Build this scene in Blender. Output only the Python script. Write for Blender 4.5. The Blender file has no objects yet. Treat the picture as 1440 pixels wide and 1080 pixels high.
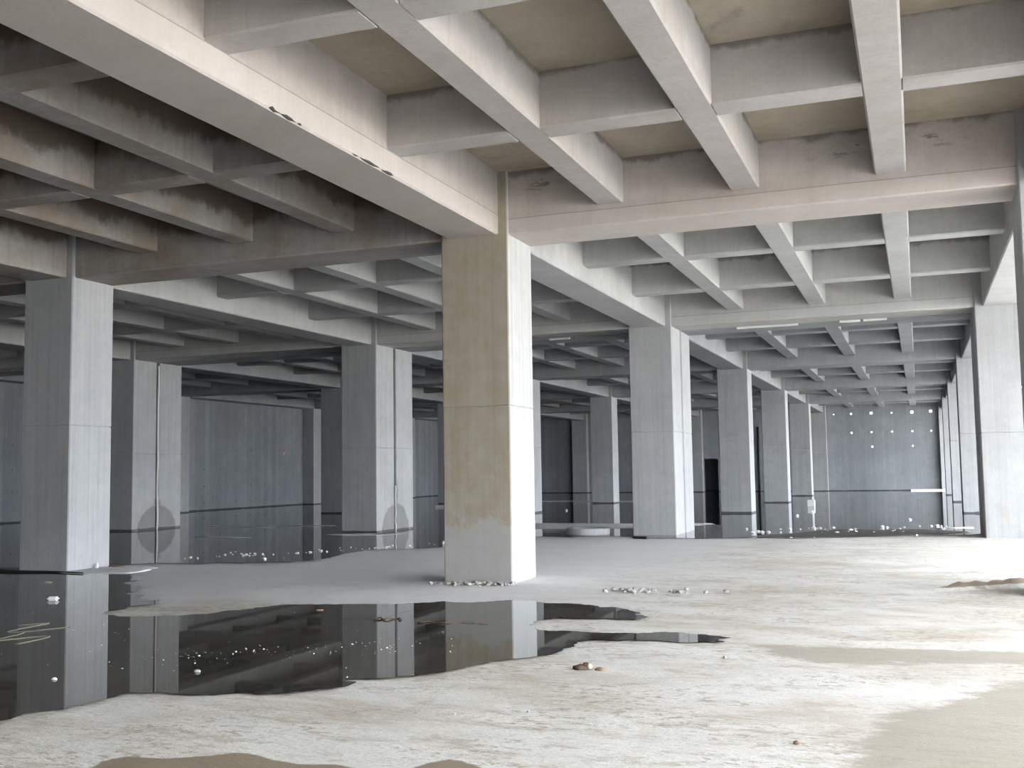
import bpy, bmesh, math, random
from mathutils import Vector, Matrix, noise
from mathutils.geometry import tessellate_polygon

random.seed(7)
scn = bpy.context.scene
COL = scn.collection

# ------------------------------------------------------------------ node helpers
class NT:
    """small wrapper to write node trees tersely"""
    def __init__(self, name):
        self.m = bpy.data.materials.new(name); self.m.use_nodes = True
        self.t = self.m.node_tree; self.t.nodes.clear()
        self.out = self.n('ShaderNodeOutputMaterial'); self.b = self.n('ShaderNodeBsdfPrincipled')
        self.l(self.b.outputs[0], self.out.inputs[0])
        self.pos = self.n('ShaderNodeNewGeometry').outputs['Position']
    def n(self, t, **k):
        x = self.t.nodes.new(t)
        for a, v in k.items(): setattr(x, a, v)
        return x
    def l(self, a, b): self.t.links.new(a, b)
    def set(self, sock, v):
        if hasattr(v, 'is_output') or isinstance(v, bpy.types.NodeSocket): self.l(v, sock)
        else: sock.default_value = v
    def scale(self, s, vec=None, loc=(0, 0, 0)):
        m = self.n('ShaderNodeMapping'); self.l(vec or self.pos, m.inputs[0])
        m.inputs['Scale'].default_value = s; m.inputs['Location'].default_value = loc
        return m.outputs[0]
    def noise(self, vec, sc=1.0, detail=6, rough=.6, dist=0.0):
        x = self.n('ShaderNodeTexNoise'); self.l(vec, x.inputs['Vector'])
        x.inputs['Scale'].default_value = sc; x.inputs['Detail'].default_value = detail
        x.inputs['Roughness'].default_value = rough; x.inputs['Distortion'].default_value = dist
        return x.outputs['Fac']
    def ramp(self, fac, a, b):
        x = self.n('ShaderNodeMapRange'); x.interpolation_type = 'SMOOTHSTEP'
        self.l(fac, x.inputs[0]); x.inputs[1].default_value = a; x.inputs[2].default_value = b
        return x.outputs[0]
    def math(self, op, a, b=None, c=None):
        x = self.n('ShaderNodeMath', operation=op); self.set(x.inputs[0], a)
        if b is not None: self.set(x.inputs[1], b)
        if c is not None: self.set(x.inputs[2], c)
        return x.outputs[0]
    def mix(self, fac, a, b, mode='MIX'):
        x = self.n('ShaderNodeMix', data_type='RGBA', blend_type=mode)
        self.set(x.inputs[0], fac)
        self.set(x.inputs[6], a if not isinstance(a, tuple) else a + (1,) * (4 - len(a)))
        self.set(x.inputs[7], b if not isinstance(b, tuple) else b + (1,) * (4 - len(b)))
        return x.outputs[2]
    def sep(self):
        x = self.n('ShaderNodeSeparateXYZ'); self.l(self.pos, x.inputs[0]); return x.outputs
    def bump(self, h, strength=.3, dist=.01):
        x = self.n('ShaderNodeBump'); self.l(h, x.inputs['Height'])
        x.inputs['Strength'].default_value = strength; x.inputs['Distance'].default_value = dist
        self.l(x.outputs[0], self.b.inputs['Normal'])

def concrete(name, c1, c2, streak=0.0, stain=(.10, .095, .085), stain_amt=.35, warm=None, warm_amt=0, damp=None, streak_axis='z',
             front_tan=None, base_patch=False, mould=None, panels=None, seep=None, seep_shade_z=(5.62, 5.86, .9, .7), scum=False, line=None):  # seep: colour of the seepage plus painted shade below the slab
    k = NT(name)
    big = k.ramp(k.noise(k.scale((.55, .55, .55)), 1, 5, .65), .3, .7)
    col = k.mix(big, c1, c2)
    mid = k.ramp(k.noise(k.scale((3.1, 3.1, 3.1), loc=(3, 1, 7)), 1, 8, .7), .35, .7)
    col = k.mix(k.math('MULTIPLY', mid, .35), col, tuple(x * .78 for x in c1))
    fine = k.noise(k.scale((38, 38, 38)), 1, 4, .7)
    fl2 = k.ramp(k.noise(k.scale((7, 9, 1), loc=(2, 7, 0)), 1, 8, .75, .3), .54, .62)
    clus = k.ramp(k.noise(k.scale((.6, .8, 1), loc=(4, 1, 0)), 1, 4, .6), .42, .62)
    col = k.mix(k.math('MULTIPLY', k.math('MULTIPLY', fl2, clus), .8), col, (.45, .395, .33))
    col = k.mix(k.math('MULTIPLY', k.ramp(fine, .35, .75), .22), col, tuple(min(1, x * 1.25) for x in c2))
    if streak:
        s = k.noise(k.scale((11, 11, .22) if streak_axis == 'z' else (.25, .25, 12)), 1, 5, .65)
        col = k.mix(k.math('MULTIPLY', k.ramp(s, .45, .72), streak), col, tuple(x * .62 for x in c1))
        s2 = k.noise(k.scale((17, 17, .3) if streak_axis == 'z' else (.3, .3, 18), loc=(9, 4, 2)), 1, 4, .6)
        col = k.mix(k.math('MULTIPLY', k.ramp(s2, .5, .75), streak * .6), col, tuple(min(1, x * 1.3) for x in c2))
    if panels:
        # upright formwork sheets, each cast a touch lighter or darker
        br = k.n('ShaderNodeTexVoronoi', voronoi_dimensions='1D', feature='F1')
        x, y, z = k.sep()
        k.l(k.math('MULTIPLY', k.math('ADD', x, y), panels), br.inputs['W']); br.inputs['Randomness'].default_value = .35
        sp = k.n('ShaderNodeSeparateColor'); k.l(br.outputs['Color'], sp.inputs[0])
        col = k.mix(k.math('MULTIPLY', sp.outputs[0], .38), col, tuple(v * .62 for v in c1))
    if stain_amt:
        st = k.ramp(k.noise(k.scale((.9, .9, 1.6), loc=(13, 5, 2)), 1, 9, .74, .15), .56, .78)
        col = k.mix(k.math('MULTIPLY', st, stain_amt), col, stain)
    if warm_amt:
        wm = k.ramp(k.noise(k.scale((.7, .7, .9), loc=(31, 8, 4)), 1, 6, .7), .38, .68)
        col = k.mix(k.math('MULTIPLY', wm, warm_amt), col, warm)
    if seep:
        # seepage plus painted shade below the slab, ending at a ragged line
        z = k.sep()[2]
        ed = k.math('ADD', z, k.math('MULTIPLY', k.math('SUBTRACT', k.noise(k.scale((1.3, 1.3, .8), loc=(6, 6, 6)), 1, 6, .7), .5), seep_shade_z[2]))
        col = k.mix(k.math('MULTIPLY', k.ramp(ed, seep_shade_z[0], seep_shade_z[1]), seep_shade_z[3]), col, seep)
    if line:
        # joint between two formwork boards running along the member, smoother paste below it
        z = k.math('ADD', k.sep()[2], k.math('MULTIPLY', k.math('SUBTRACT', k.noise(k.scale((.8, .8, .8)), 1, 3, .5), .5), .03))
        col = k.mix(k.math('MULTIPLY', k.ramp(z, line + .004, line - .004), .22), col, tuple(min(1, v * 1.3) for v in c2))
        col = k.mix(k.math('MULTIPLY', k.ramp(k.math('ABSOLUTE', k.math('SUBTRACT', z, line)), .009, .003), .5), col, tuple(v * .3 for v in c1))
    if scum:
        # black tide mark where the flood water has stood
        z = k.math('ADD', k.sep()[2], k.math('MULTIPLY', k.math('SUBTRACT', k.noise(k.scale((1.5, 1.5, 1.5)), 1, 6, .7), .5), .09))
        col = k.mix(k.math('MULTIPLY', k.ramp(z, .07, .045), .8), col, (.03, .03, .03))
    if mould:
        # blotchy dark growth along a formwork joint at one height
        z = k.sep()[2]
        d = k.math('ABSOLUTE', k.math('SUBTRACT', z, mould))
        band = k.ramp(d, .16, .02)
        bl = k.ramp(k.noise(k.scale((2.4, 2.4, 9), loc=(2, 2, 2)), 1, 6, .75), .53, .62)
        rare = k.ramp(k.noise(k.scale((.45, .45, .1), loc=(7, 1, 0)), 1, 2, .5), .5, .62)
        col = k.mix(k.math('MULTIPLY', k.math('MULTIPLY', band, bl), k.math('MULTIPLY', rare, .8)), col, (.05, .05, .045))
    if damp:
        # damp patch soaking up the foot of the joint:  (x, y, radius, top, tail)
        x, y, z = k.sep()
        wob = k.math('MULTIPLY', k.math('SUBTRACT', k.noise(k.scale((6, 6, 6)), 1, 4, .6), .5), .28)
        for (dx, dy, r, top, tail) in damp:
            a = k.math('DIVIDE', k.math('SUBTRACT', y, dy), r)
            bz = k.math('DIVIDE', z, top)
            rr = k.math('ADD', k.math('SQRT', k.math('ADD', k.math('MULTIPLY', a, a), k.math('MULTIPLY', bz, bz))), wob)
            blob = k.ramp(rr, 1.04, .93)
            tl = k.math('MULTIPLY', k.ramp(k.math('ADD', k.math('ABSOLUTE', k.math('SUBTRACT', y, dy)), wob), .2, .08), k.ramp(z, top + tail, top + tail * .2))
            nearx = k.ramp(k.math('ABSOLUTE', k.math('SUBTRACT', x, dx)), .6, .5)
            col = k.mix(k.math('MULTIPLY', nearx, k.math('MULTIPLY', k.math('MAXIMUM', blob, tl), .5)), col, (.105, .10, .088))
            ring = k.math('MULTIPLY', k.ramp(rr, 1.3, 1.05), k.ramp(rr, .93, 1.0))
            col = k.mix(k.math('MULTIPLY', nearx, k.math('MULTIPLY', ring, .3)), col, (.42, .38, .31))
    if front_tan:
        # the front face is tan and darker than the other sides
        y = k.sep()[1]
        v = k.math('ADD', .72, k.math('MULTIPLY', mid, .28))
        tone = k.mix(k.math('MULTIPLY', s, 1.0), front_tan, tuple(q * .72 for q in front_tan))
        col = k.mix(k.math('MULTIPLY', k.ramp(y, .02, .006), v), col, tone)
    if base_patch:
        # cement wash left on the foot of the column, ragged upper edge
        x, y, z = k.sep()
        ed = k.math('ADD', z, k.math('MULTIPLY', k.math('SUBTRACT', k.noise(k.scale((2.2, 2.2, 1.6), loc=(4, 4, 4)), 1, 6, .7), .5), 1.9))
        col = k.mix(k.math('MULTIPLY', k.ramp(ed, 1.05, .85), .6), col, (.43, .44, .44))
    k.l(col, k.b.inputs['Base Color'])
    k.b.inputs['Roughness'].default_value = .86
    k.b.inputs['Specular IOR Level'].default_value = .25
    h = k.math('ADD', k.math('MULTIPLY', fine, .4), mid)
    k.bump(h, .35, .006)
    return k.m

M = {}
GREY1, GREY2 = (.385, .39, .395), (.46, .46, .46)
M['column'] = concrete('column_concrete', GREY1, GREY2, streak=.35, stain_amt=.22)
M['column_tan'] = concrete('tan_column_concrete', (.45, .445, .43), (.53, .525, .515), streak=.42, stain_amt=.12, base_patch=True, front_tan=(.42, .35, .255))
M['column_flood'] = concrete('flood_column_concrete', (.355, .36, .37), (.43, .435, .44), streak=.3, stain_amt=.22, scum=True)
M['column_damp'] = concrete('damp_column_concrete', GREY1, GREY2, streak=.3, stain_amt=.2, scum=True,
                            damp=[(-8.1, 12.22, .82, .78, .9), (-16.2, 12.22, .88, .74, .25)])
M['girder'] = concrete('girder_concrete', (.445, .40, .37), (.525, .475, .445), streak=.15, stain_amt=.18, warm=(.40, .33, .26), warm_amt=.3, line=5.37)
M['beam'] = concrete('beam_concrete', (.50, .44, .41), (.57, .515, .485), streak=.12, stain_amt=.25, warm=(.38, .29, .23), warm_amt=.3, mould=5.78, line=5.31, seep=(.13, .115, .095), seep_shade_z=(5.92, 6.01, .42, .65))
M['rib'] = concrete('rib_concrete', (.455, .42, .40), (.535, .50, .485), streak=.15, stain_amt=.2, warm=(.40, .34, .28), warm_amt=.25, seep=(.13, .115, .095), seep_shade_z=(5.92, 6.01, .42, .65))
M['rib_grey'] = concrete('grey_rib_concrete', (.43, .425, .415), (.51, .505, .50), streak=.15, stain_amt=.2, seep=(.13, .115, .095), seep_shade_z=(5.92, 6.01, .42, .65))
M['beam_grey'] = concrete('grey_beam_concrete', (.43, .42, .405), (.51, .50, .485), streak=.12, stain_amt=.22, line=5.31, seep=(.13, .115, .095), seep_shade_z=(5.92, 6.01, .42, .65))
M['far'] = concrete('shaded_far_concrete', (.30, .31, .325), (.37, .38, .395), streak=.15, stain_amt=.25)  # darker copy: shade of the far bays put into the colour
M['slab'] = concrete('slab_concrete', (.355, .305, .24), (.435, .38, .31), stain_amt=.9, stain=(.12, .11, .09), warm=(.42, .35, .25), warm_amt=.4)
M['wall'] = concrete('wall_concrete', (.27, .285, .305), (.35, .365, .385), streak=.3, scum=True, stain_amt=.3, stain=(.2, .2, .19), panels=.55)
M['rust'] = concrete('browned_concrete', (.335, .31, .29), (.41, .395, .38), streak=.25, stain_amt=.45, stain=(.15, .11, .08), warm=(.25, .175, .12), warm_amt=.6, seep=(.125, .092, .066), seep_shade_z=(5.62, 5.80, .8, .85))

def plain(name, c, rough=.8, metal=0, sc=14, amt=.3, bump=.2):
    k = NT(name)
    f = k.noise(k.scale((sc, sc, sc)), 1, 5, .65)
    k.l(k.mix(k.math('MULTIPLY', f, amt), c, tuple(x * .5 for x in c)), k.b.inputs['Base Color'])
    k.b.inputs['Roughness'].default_value = rough; k.b.inputs['Metallic'].default_value = metal
    if bump: k.bump(f, bump, .01)
    return k.m
M['foam'] = plain('white_polystyrene', (.86, .86, .85), .7, sc=30, amt=.12)
M['dark'] = plain('dark_grime', (.06, .06, .055), .9, amt=.6)
M['seal'] = plain('joint_sealant', (.115, .112, .105), .75, amt=.6)
M['pipe'] = plain('weathered_pipe', (.80, .79, .76), .5, amt=.6, sc=9)
M['mud'] = plain('wet_mud', (.11, .105, .09), .38, amt=.7, sc=5, bump=.5)
M['brick'] = plain('broken_brick', (.30, .205, .145), .9, amt=.6)
M['bone'] = plain('pale_stone', (.62, .56, .48), .85, amt=.4)
M['twig'] = plain('wet_twig', (.16, .11, .075), .8, amt=.5)
M['rubber'] = plain('black_rubber', (.018, .018, .02), .6, amt=.3)
M['gravel'] = plain('gravel', (.48, .465, .44), .9, amt=.5)
M['pink'] = plain('faded_orange_plastic', (.75, .42, .25), .5, amt=.2)
M['rope'] = plain('pale_twine', (.27, .255, .19), .8, amt=.4)

# water: thin murky sheets; a mirror at this low angle, dark mud seen through it otherwise
def water(name, c, rough, bump):
    k = NT(name)
    f = k.ramp(k.noise(k.scale((.5, .5, .5)), 1, 6, .65), .35, .7)
    k.l(k.mix(f, c, tuple(x * .55 for x in c)), k.b.inputs['Base Color'])
    k.b.inputs['Roughness'].default_value = rough; k.b.inputs['IOR'].default_value = 1.33
    k.b.inputs['Specular IOR Level'].default_value = .5
    if bump: k.bump(k.noise(k.scale((1.4, 3.2, 1)), 1, 3, .5), bump, .004)
    return k.m
M['water'] = water('puddle_water', (.088, .080, .067), .02, .04)
M['pool'] = water('flood_water', (.042, .042, .040), .004, 0)

# floor: pale cement dust over tan compacted mud; the 'damp' attribute marks wet mud and painted ridge shade
def floor_mat(name):
    k = NT(name)
    a = k.n('ShaderNodeAttribute', attribute_name='damp').outputs['Fac']
    t = k.n('ShaderNodeAttribute', attribute_name='tan').outputs['Fac']
    # broad clouds of tan silt, then scraped streaks, then flecks and grit
    big = k.ramp(k.noise(k.scale((.42, .75, 1)), 1, 9, .68, .4), .40, .66)
    col = k.mix(k.math('MULTIPLY', big, .8), (.77, .755, .725), (.55, .50, .43))
    fl = k.ramp(k.noise(k.scale((1.5, 3.6, 1), loc=(5, 2, 0)), 1, 12, .8, .25), .50, .62)
    col = k.mix(k.math('MULTIPLY', fl, .62), col, (.45, .395, .32))
    fl2 = k.ramp(k.noise(k.scale((8, 13, 1), loc=(2, 7, 0)), 1, 8, .8, .2), .52, .57)
    clus = k.ramp(k.noise(k.scale((.7, 1.0, 1), loc=(4, 1, 0)), 1, 6, .68), .42, .60)
    col = k.mix(k.math('MULTIPLY', k.math('MULTIPLY', fl2, clus), .85), col, (.37, .32, .255))
    wh = k.ramp(k.noise(k.scale((5, 9, 1), loc=(11, 3, 0)), 1, 8, .8), .54, .64)
    col = k.mix(k.math('MULTIPLY', wh, .5), col, (.84, .83, .81))
    fine = k.noise(k.scale((30, 44, 20)), 1, 6, .78)
    col = k.mix(k.math('MULTIPLY', k.ramp(fine, .50, .66), .5), col, (.40, .355, .29))
    # smooth pale silt, its colour also lightened to stand in for light here
    px, py, pz = k.sep()
    sw = k.math('MULTIPLY', k.math('SUBTRACT', k.noise(k.scale((.4, .5, 1), loc=(8, 3, 0)), 1, 6, .65), .5), 3.2)
    silt = k.math('MULTIPLY', k.ramp(k.math('ADD', py, sw), -3.6, -2.2), k.ramp(k.math('ADD', px, sw), 3.0, .2))
    col = k.mix(k.math('MULTIPLY', silt, .8), col, (.80, .795, .81))
    brk = k.math('ADD', k.noise(k.scale((2.2, 3.4, 1), loc=(1, 9, 0)), 1, 8, .72), -.5)
    tt = k.ramp(k.math('ADD', t, k.math('MULTIPLY', brk, 1.5)), .3, .62)
    col = k.mix(k.math('MULTIPLY', tt, .85), col, (.40, .365, .30))
    dd = k.ramp(k.math('ADD', a, k.math('MULTIPLY', brk, .8)), .38, .58)
    col = k.mix(dd, col, (.30, .245, .185))
    sp = k.n('ShaderNodeTexVoronoi'); k.l(k.scale((9, 9, 9)), sp.inputs['Vector'])
    dots = k.ramp(sp.outputs['Distance'], .11, .05)
    col = k.mix(k.math('MULTIPLY', dots, .55), col, (.26, .22, .18))
    k.l(col, k.b.inputs['Base Color'])
    k.l(k.math('SUBTRACT', .92, k.math('MULTIPLY', dd, .25)), k.b.inputs['Roughness'])
    k.b.inputs['Specular IOR Level'].default_value = .25
    h = k.math('ADD', k.math('MULTIPLY', fine, .5), k.math('MULTIPLY', k.noise(k.scale((4, 7, 1)), 1, 8, .75), 1.2))
    k.bump(h, .5, .02)
    return k.m
M['floor'] = floor_mat('dusty_floor')
M['ground'] = plain('pale_ground', (.42, .40, .36), .95, sc=.5, amt=.3)

# ------------------------------------------------------------------ object helpers
def link(name, me, mat, parent=None, loc=None):
    if mat is not None: me.materials.append(mat)
    o = bpy.data.objects.new(name, me); COL.objects.link(o)
    if parent is not None: o.parent = parent
    if loc: o.location = loc
    return o
def obj(name, bm, mat, parent=None, loc=None, smooth=False):
    bmesh.ops.recalc_face_normals(bm, faces=bm.faces[:])
    me = bpy.data.meshes.new(name); bm.to_mesh(me); bm.free()
    if smooth:
        for p in me.polygons: p.use_smooth = True
    return link(name, me, mat, parent, loc)
def tag(o, label=None, cat=None, group=None, kind=None):
    if label: o['label'] = label
    if cat: o['category'] = cat
    if group: o['group'] = group
    if kind: o['kind'] = kind
    return o
def empty(name, loc):
    o = bpy.data.objects.new(name, None); COL.objects.link(o); o.location = loc; o.empty_display_size = .2
    return o
def rings(bm, loops, cap=True):
    vs = [[bm.verts.new(p) for p in lp] for lp in loops]
    n = len(vs[0])
    for a, b in zip(vs, vs[1:]):
        for i in range(n): bm.faces.new((a[i], a[(i + 1) % n], b[(i + 1) % n], b[i]))
    if cap: bm.faces.new(vs[0][::-1]); bm.faces.new(vs[-1])
    return vs
def box(bm, x0, x1, y0, y1, z0, z1):
    rings(bm, [[(x0, y0, z), (x1, y0, z), (x1, y1, z), (x0, y1, z)] for z in (z0, z1)])
def beam_y(x0, x1, y0, y1, z0, z1, c=.022):
    bm = bmesh.new()
    n = max(2, int((y1 - y0) / .35)); lp = []
    for i in range(n + 1):
        y = y0 + (y1 - y0) * i / n; j = lambda s: .004 * noise.noise(Vector((y * 1.7, s * 9 + x0, z0)))
        e = 0 if i in (0, n) else 1
        lp.append([(x0, y, z1), (x0, y, z0 + c), (x0 + c, y, z0 + e * j(1)), (x1 - c, y, z0 + e * j(2)), (x1, y, z0 + c), (x1, y, z1)])
    rings(bm, lp); return bm
def beam_x(x0, x1, y0, y1, z0, z1, c=.022):
    bm = bmesh.new()
    n = max(2, int((x1 - x0) / .35)); lp = []
    for i in range(n + 1):
        x = x0 + (x1 - x0) * i / n; j = lambda s: .004 * noise.noise(Vector((x * 1.7, s * 9 + y0, z0)))
        e = 0 if i in (0, n) else 1
        lp.append([(x, y0, z1), (x, y0, z0 + c), (x, y0 + c, z0 + e * j(1)), (x, y1 - c, z0 + e * j(2)), (x, y1, z0 + c), (x, y1, z1)])
    rings(bm, lp); return bm
def tube(pts, r, n=8):
    bm = bmesh.new(); lp = []
    for i, p in enumerate(pts):
        a = Vector(pts[max(i - 1, 0)]); b = Vector(pts[min(i + 1, len(pts) - 1)]); d = (b - a).normalized()
        u = d.cross(Vector((0, 0, 1)) if abs(d.z) < .9 else Vector((1, 0, 0))).normalized(); v = d.cross(u)
        rr = r[i] if isinstance(r, (list, tuple)) else r
        lp.append([Vector(p) + (u * math.cos(2 * math.pi * k / n) + v * math.sin(2 * math.pi * k / n)) * rr for k in range(n)])
    rings(bm, lp); return bm
def lump(sx, sy, sz, seed, sub=2, rough=.35, flat=.4):
    bm = bmesh.new(); bmesh.ops.create_icosphere(bm, subdivisions=sub, radius=1)
    for v in bm.verts:
        k = 1 + rough * noise.noise(v.co * 1.6 + Vector((seed * 3.1, seed, 0)))
        v.co = Vector((v.co.x * sx * k, v.co.y * sy * k, max(v.co.z, -flat) * sz * k + flat * sz))
    return bm

# ------------------------------------------------------------------ layout (metres)
H, ZR, ZS = 5.08, 5.38, 6.02            # soffit of girders, soffit of ribs, underside of slab
W_, D_ = 1.07, 1.02                     # column plan
LINES = {'R': 7.88, 'A': 0.0, 'M': -8.10, 'N': -16.20, 'O': -24.52}
ROWY = {'a': 0.0, 'b': 11.11, 'c': 23.53, 'd': 34.88, 'e': 46.15, 'f': 57.4}
YB2 = 12.288                            # rear half of the split columns
WALLX, WALLY = -25.2, 57.9

# ------------------------------------------------------------------ columns
def column(x1, y0, dx, dy, z1, mat, joint=2.55, ch=.018):
    """right face at x1, front face at y0; a groove marks the pour joint"""
    x0, y1 = x1 - dx, y0 + dy; lp = []
    zs = [-.02, .6, 1.3, 2.0, joint - .012, joint - .005, joint + .005, joint + .012, 3.2, 3.9, 4.5, z1]
    for z in zs:
        g = .012 if abs(z - joint) < .008 else 0
        a, b, c, d = x0 + g, x1 - g, y0 + g, y1 - g
        lp.append([(a + ch, c, z), (b - ch, c, z), (b, c + ch, z), (b, d - ch, z), (b - ch, d, z), (a + ch, d, z), (a, d - ch, z), (a, c + ch, z)])
    bm = bmesh.new(); rings(bm, [[(p[0] - x1, p[1] - y0, p[2]) for p in q] for q in lp])
    o = obj('column', bm, mat, loc=(x1, y0, 0))
    return o
WHO = {  # how each column is told apart
 'Aa': 'big square column in the centre, tan front and bright right side',
 'Ma': 'grey square column standing at the edge of the large puddle, left of the central column',
 'Ra': 'column cut off by the right edge of the picture, only its shaded side showing',
 'Ac': 'concrete column standing in the flood right behind the wide jointed column, beside the dark doorway',
 'Rc': 'right edge column next behind the pale jointed column on the right',
 'Mc': 'column whose lit side peeks out just right of the tan central column',
 'Nc': 'shaded column half hidden behind the split column left of the central column',
 'Oc': 'wall column seen as a thin strip beside the damp ring column',
 'Ad': 'fourth column back in the line of the central column, water at its foot',
 'Rd': 'second of the thin overlapping columns beyond the pale column on the right',
 'Md': 'slim shaded column with a lit side, between the tan central column and the jointed column',
 'Nd': 'far column showing as a dark sliver along the left edge of the central column',
 'Od': 'dark column against the left wall, lit edge beside the half hidden shaded column',
 'Ae': 'fifth column back in the line of the central column, before the far wall',
 'Re': 'third of the thin overlapping columns beyond the pale column on the right',
 'Oe': 'wall column in the deep shade between split column and central column',
}
TILT = {'Aa': 'column_tan'}
for ln in 'RAMNO':
    for rw in 'acde':
        if ln + rw in ('Na', 'Oa', 'Me', 'Ne'): continue      # out of the frame or wholly behind others
        k = ln + rw
        x1 = LINES[ln]; dx = W_ if ln != 'O' else x1 - WALLX
        o = column(x1, ROWY[rw], dx, D_, ZS, M[TILT.get(k, 'column' if rw == 'a' else 'column_flood')], joint=2.55 + .05 * math.sin(x1))
        tag(o, WHO[k], 'column', 'square concrete columns', 'thing')
WHOB = {
 'A': ('front half of the jointed column right of and behind the central column', 'pale rear half of the jointed column, right of its crack'),
 'R': ('pale column at the right edge with a dark left side', 'rear half of the pale right column, a dark sliver on its left side'),
 'M': ('front half of the split column with a dark joint, left of the central column', 'rear half of the split column left of the centre, right of its dark joint'),
 'N': ('front half of the split column with a damp ring, behind the left column', 'rear half of the damp ring column, right of its pale joint pipe'),
}
for ln in 'RAMN':
    for i, y in enumerate((ROWY['b'], YB2)):
        o = column(LINES[ln], y, W_, 1.034, ZS, M['column_damp' if ln in 'MN' else 'column'], joint=2.5 if ln == 'A' else 2.28)
        tag(o, WHOB[ln][i], 'column', 'halves of the split columns', 'thing')
# pilasters on the far wall
WHOF = {'R': 'pilaster on the far wall behind the right row of columns', 'A': 'pilaster with a bright edge at the left end of the holed far wall',
        'M': 'pilaster on the far wall beside the dark doorway', 'N': 'dim pilaster on the far wall left of the slim shaded column',
        'O': 'pilaster in the deep corner where left wall and far wall meet'}
for ln in 'RAMN':
    o = column(LINES[ln], ROWY['f'], W_, WALLY - ROWY['f'], ZS, M['column_flood']); o.name = 'pilaster'
    tag(o, WHOF[ln], 'pilaster', 'pilasters on the far wall', 'thing')

# what fills the split columns' joints
def joint_fill(ln, mat, name, label, cat):
    x = LINES[ln]; bm = bmesh.new(); lp = []
    for i in range(60):
        z = .0 + i * (H - .02) / 59
        j = .02 * noise.noise(Vector((x, 2, z * 2.3)))
        lp.append([(x - .9, 12.146, z), (x - .05 + j, 12.146, z), (x - .05 + j, 12.286, z), (x - .9, 12.286, z)])
    rings(bm, lp); o = obj(name, bm, mat); return tag(o, label, cat, 'fillings of the split column joints', 'thing')
joint_fill('M', M['seal'], 'joint_filler', 'dark ragged filler down the joint of the split column left of the centre', 'joint filler')
joint_fill('N', M['seal'], 'joint_filler', 'dark filler behind the pale pipe in the damp ring column', 'joint filler')
joint_fill('A', M['column'], 'joint_filler', 'pale filler in the crack of the jointed column right of the centre', 'joint filler')
joint_fill('R', M['seal'], 'joint_filler', 'filler in the joint of the pale column at the right edge', 'joint filler')
for ln, z1, lab in (('N', 4.98, 'thin pale drain pipe running down the joint of the damp ring column'),
                    ('M', 1.25, 'short thin pale pipe at the foot of the split column joint, left of the centre')):
    x = LINES[ln]
    pts = [(x + .004 + .006 * math.sin(i * .9), 12.205 + .012 * math.sin(i * .7), .0 + z1 * i / 24) for i in range(25)]
    tag(obj('drain_pipe', tube(pts, .035 if ln == 'N' else .022), M['pipe'], smooth=True), lab, 'pipe', None, 'thing')
# black grime crack on the jointed column
pts = [(.004, 12.21 + .02 * noise.noise(Vector((0, 0, z * .8))), z) for z in [1.2 + i * .12 for i in range(24)]]

# ------------------------------------------------------------------ girders and cross beams
SPANS = [('p', -10.10, 0.0), ('a', 1.02, 11.11), ('b', 13.322, 23.53), ('c', 24.55, 34.88), ('d', 35.90, 46.15), ('e', 47.17, 57.4)]
LN = {'R': 'right edge line', 'A': 'central column line', 'M': 'left column line', 'N': 'second line left', 'O': 'left wall line'}
SPN = {'p': 'from overhead to the nearest columns', 'a': 'from the nearest columns to the split columns', 'b': 'from the split columns to the third columns',
       'c': 'from the third columns to the fourth columns', 'd': 'from the fourth columns to the fifth columns', 'e': 'from the fifth columns to the far wall'}
def gx(ln):
    x = LINES[ln]
    return (WALLX, x + .05) if ln == 'O' else ((x - .95, x - .144) if ln != 'R' else (x - .91, x - .1))
GIRD = {}
for ln in 'RAMNO':
    for s, y0, y1 in SPANS:
        if s == 'p' and ln in 'NO': continue
        a, b = gx(ln)
        if ln == 'O' or (ln == 'N' and s == 'a'):
            if s == 'a' and ln == 'N': y0 = 1.0
            if ln == 'O' and s == 'a': y0 = 1.0
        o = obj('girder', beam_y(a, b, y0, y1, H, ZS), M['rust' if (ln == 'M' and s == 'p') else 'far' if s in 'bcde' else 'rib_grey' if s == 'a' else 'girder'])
        GIRD[ln + s] = o
        tag(o, 'deep concrete girder on the %s, %s' % (LN[ln], SPN[s]), 'girder', 'girders running away from the viewer', 'thing')
# chipped black patches on the lit lower edge of the nearest girder
for y0, y1, sd in ((-5.95, -5.35, 1), (-4.35, -3.35, 2)):
    pts = [(-.152 + .012 * noise.noise(Vector((i * .6, sd, 0))), y0 + (y1 - y0) * i / 12, H + .02 + .012 * noise.noise(Vector((i * .8, sd, 4)))) for i in range(13)]
    rr = [max(.003, .019 * abs(math.sin(i * .55 + sd)) * (1 if 0 < i < 12 else .2)) for i in range(13)]
    c = obj('chipped_edge', tube(pts, rr), M['dark'], GIRD['Ap'], smooth=True); c['label'] = 'black chipped patch on the lower edge'

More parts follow.
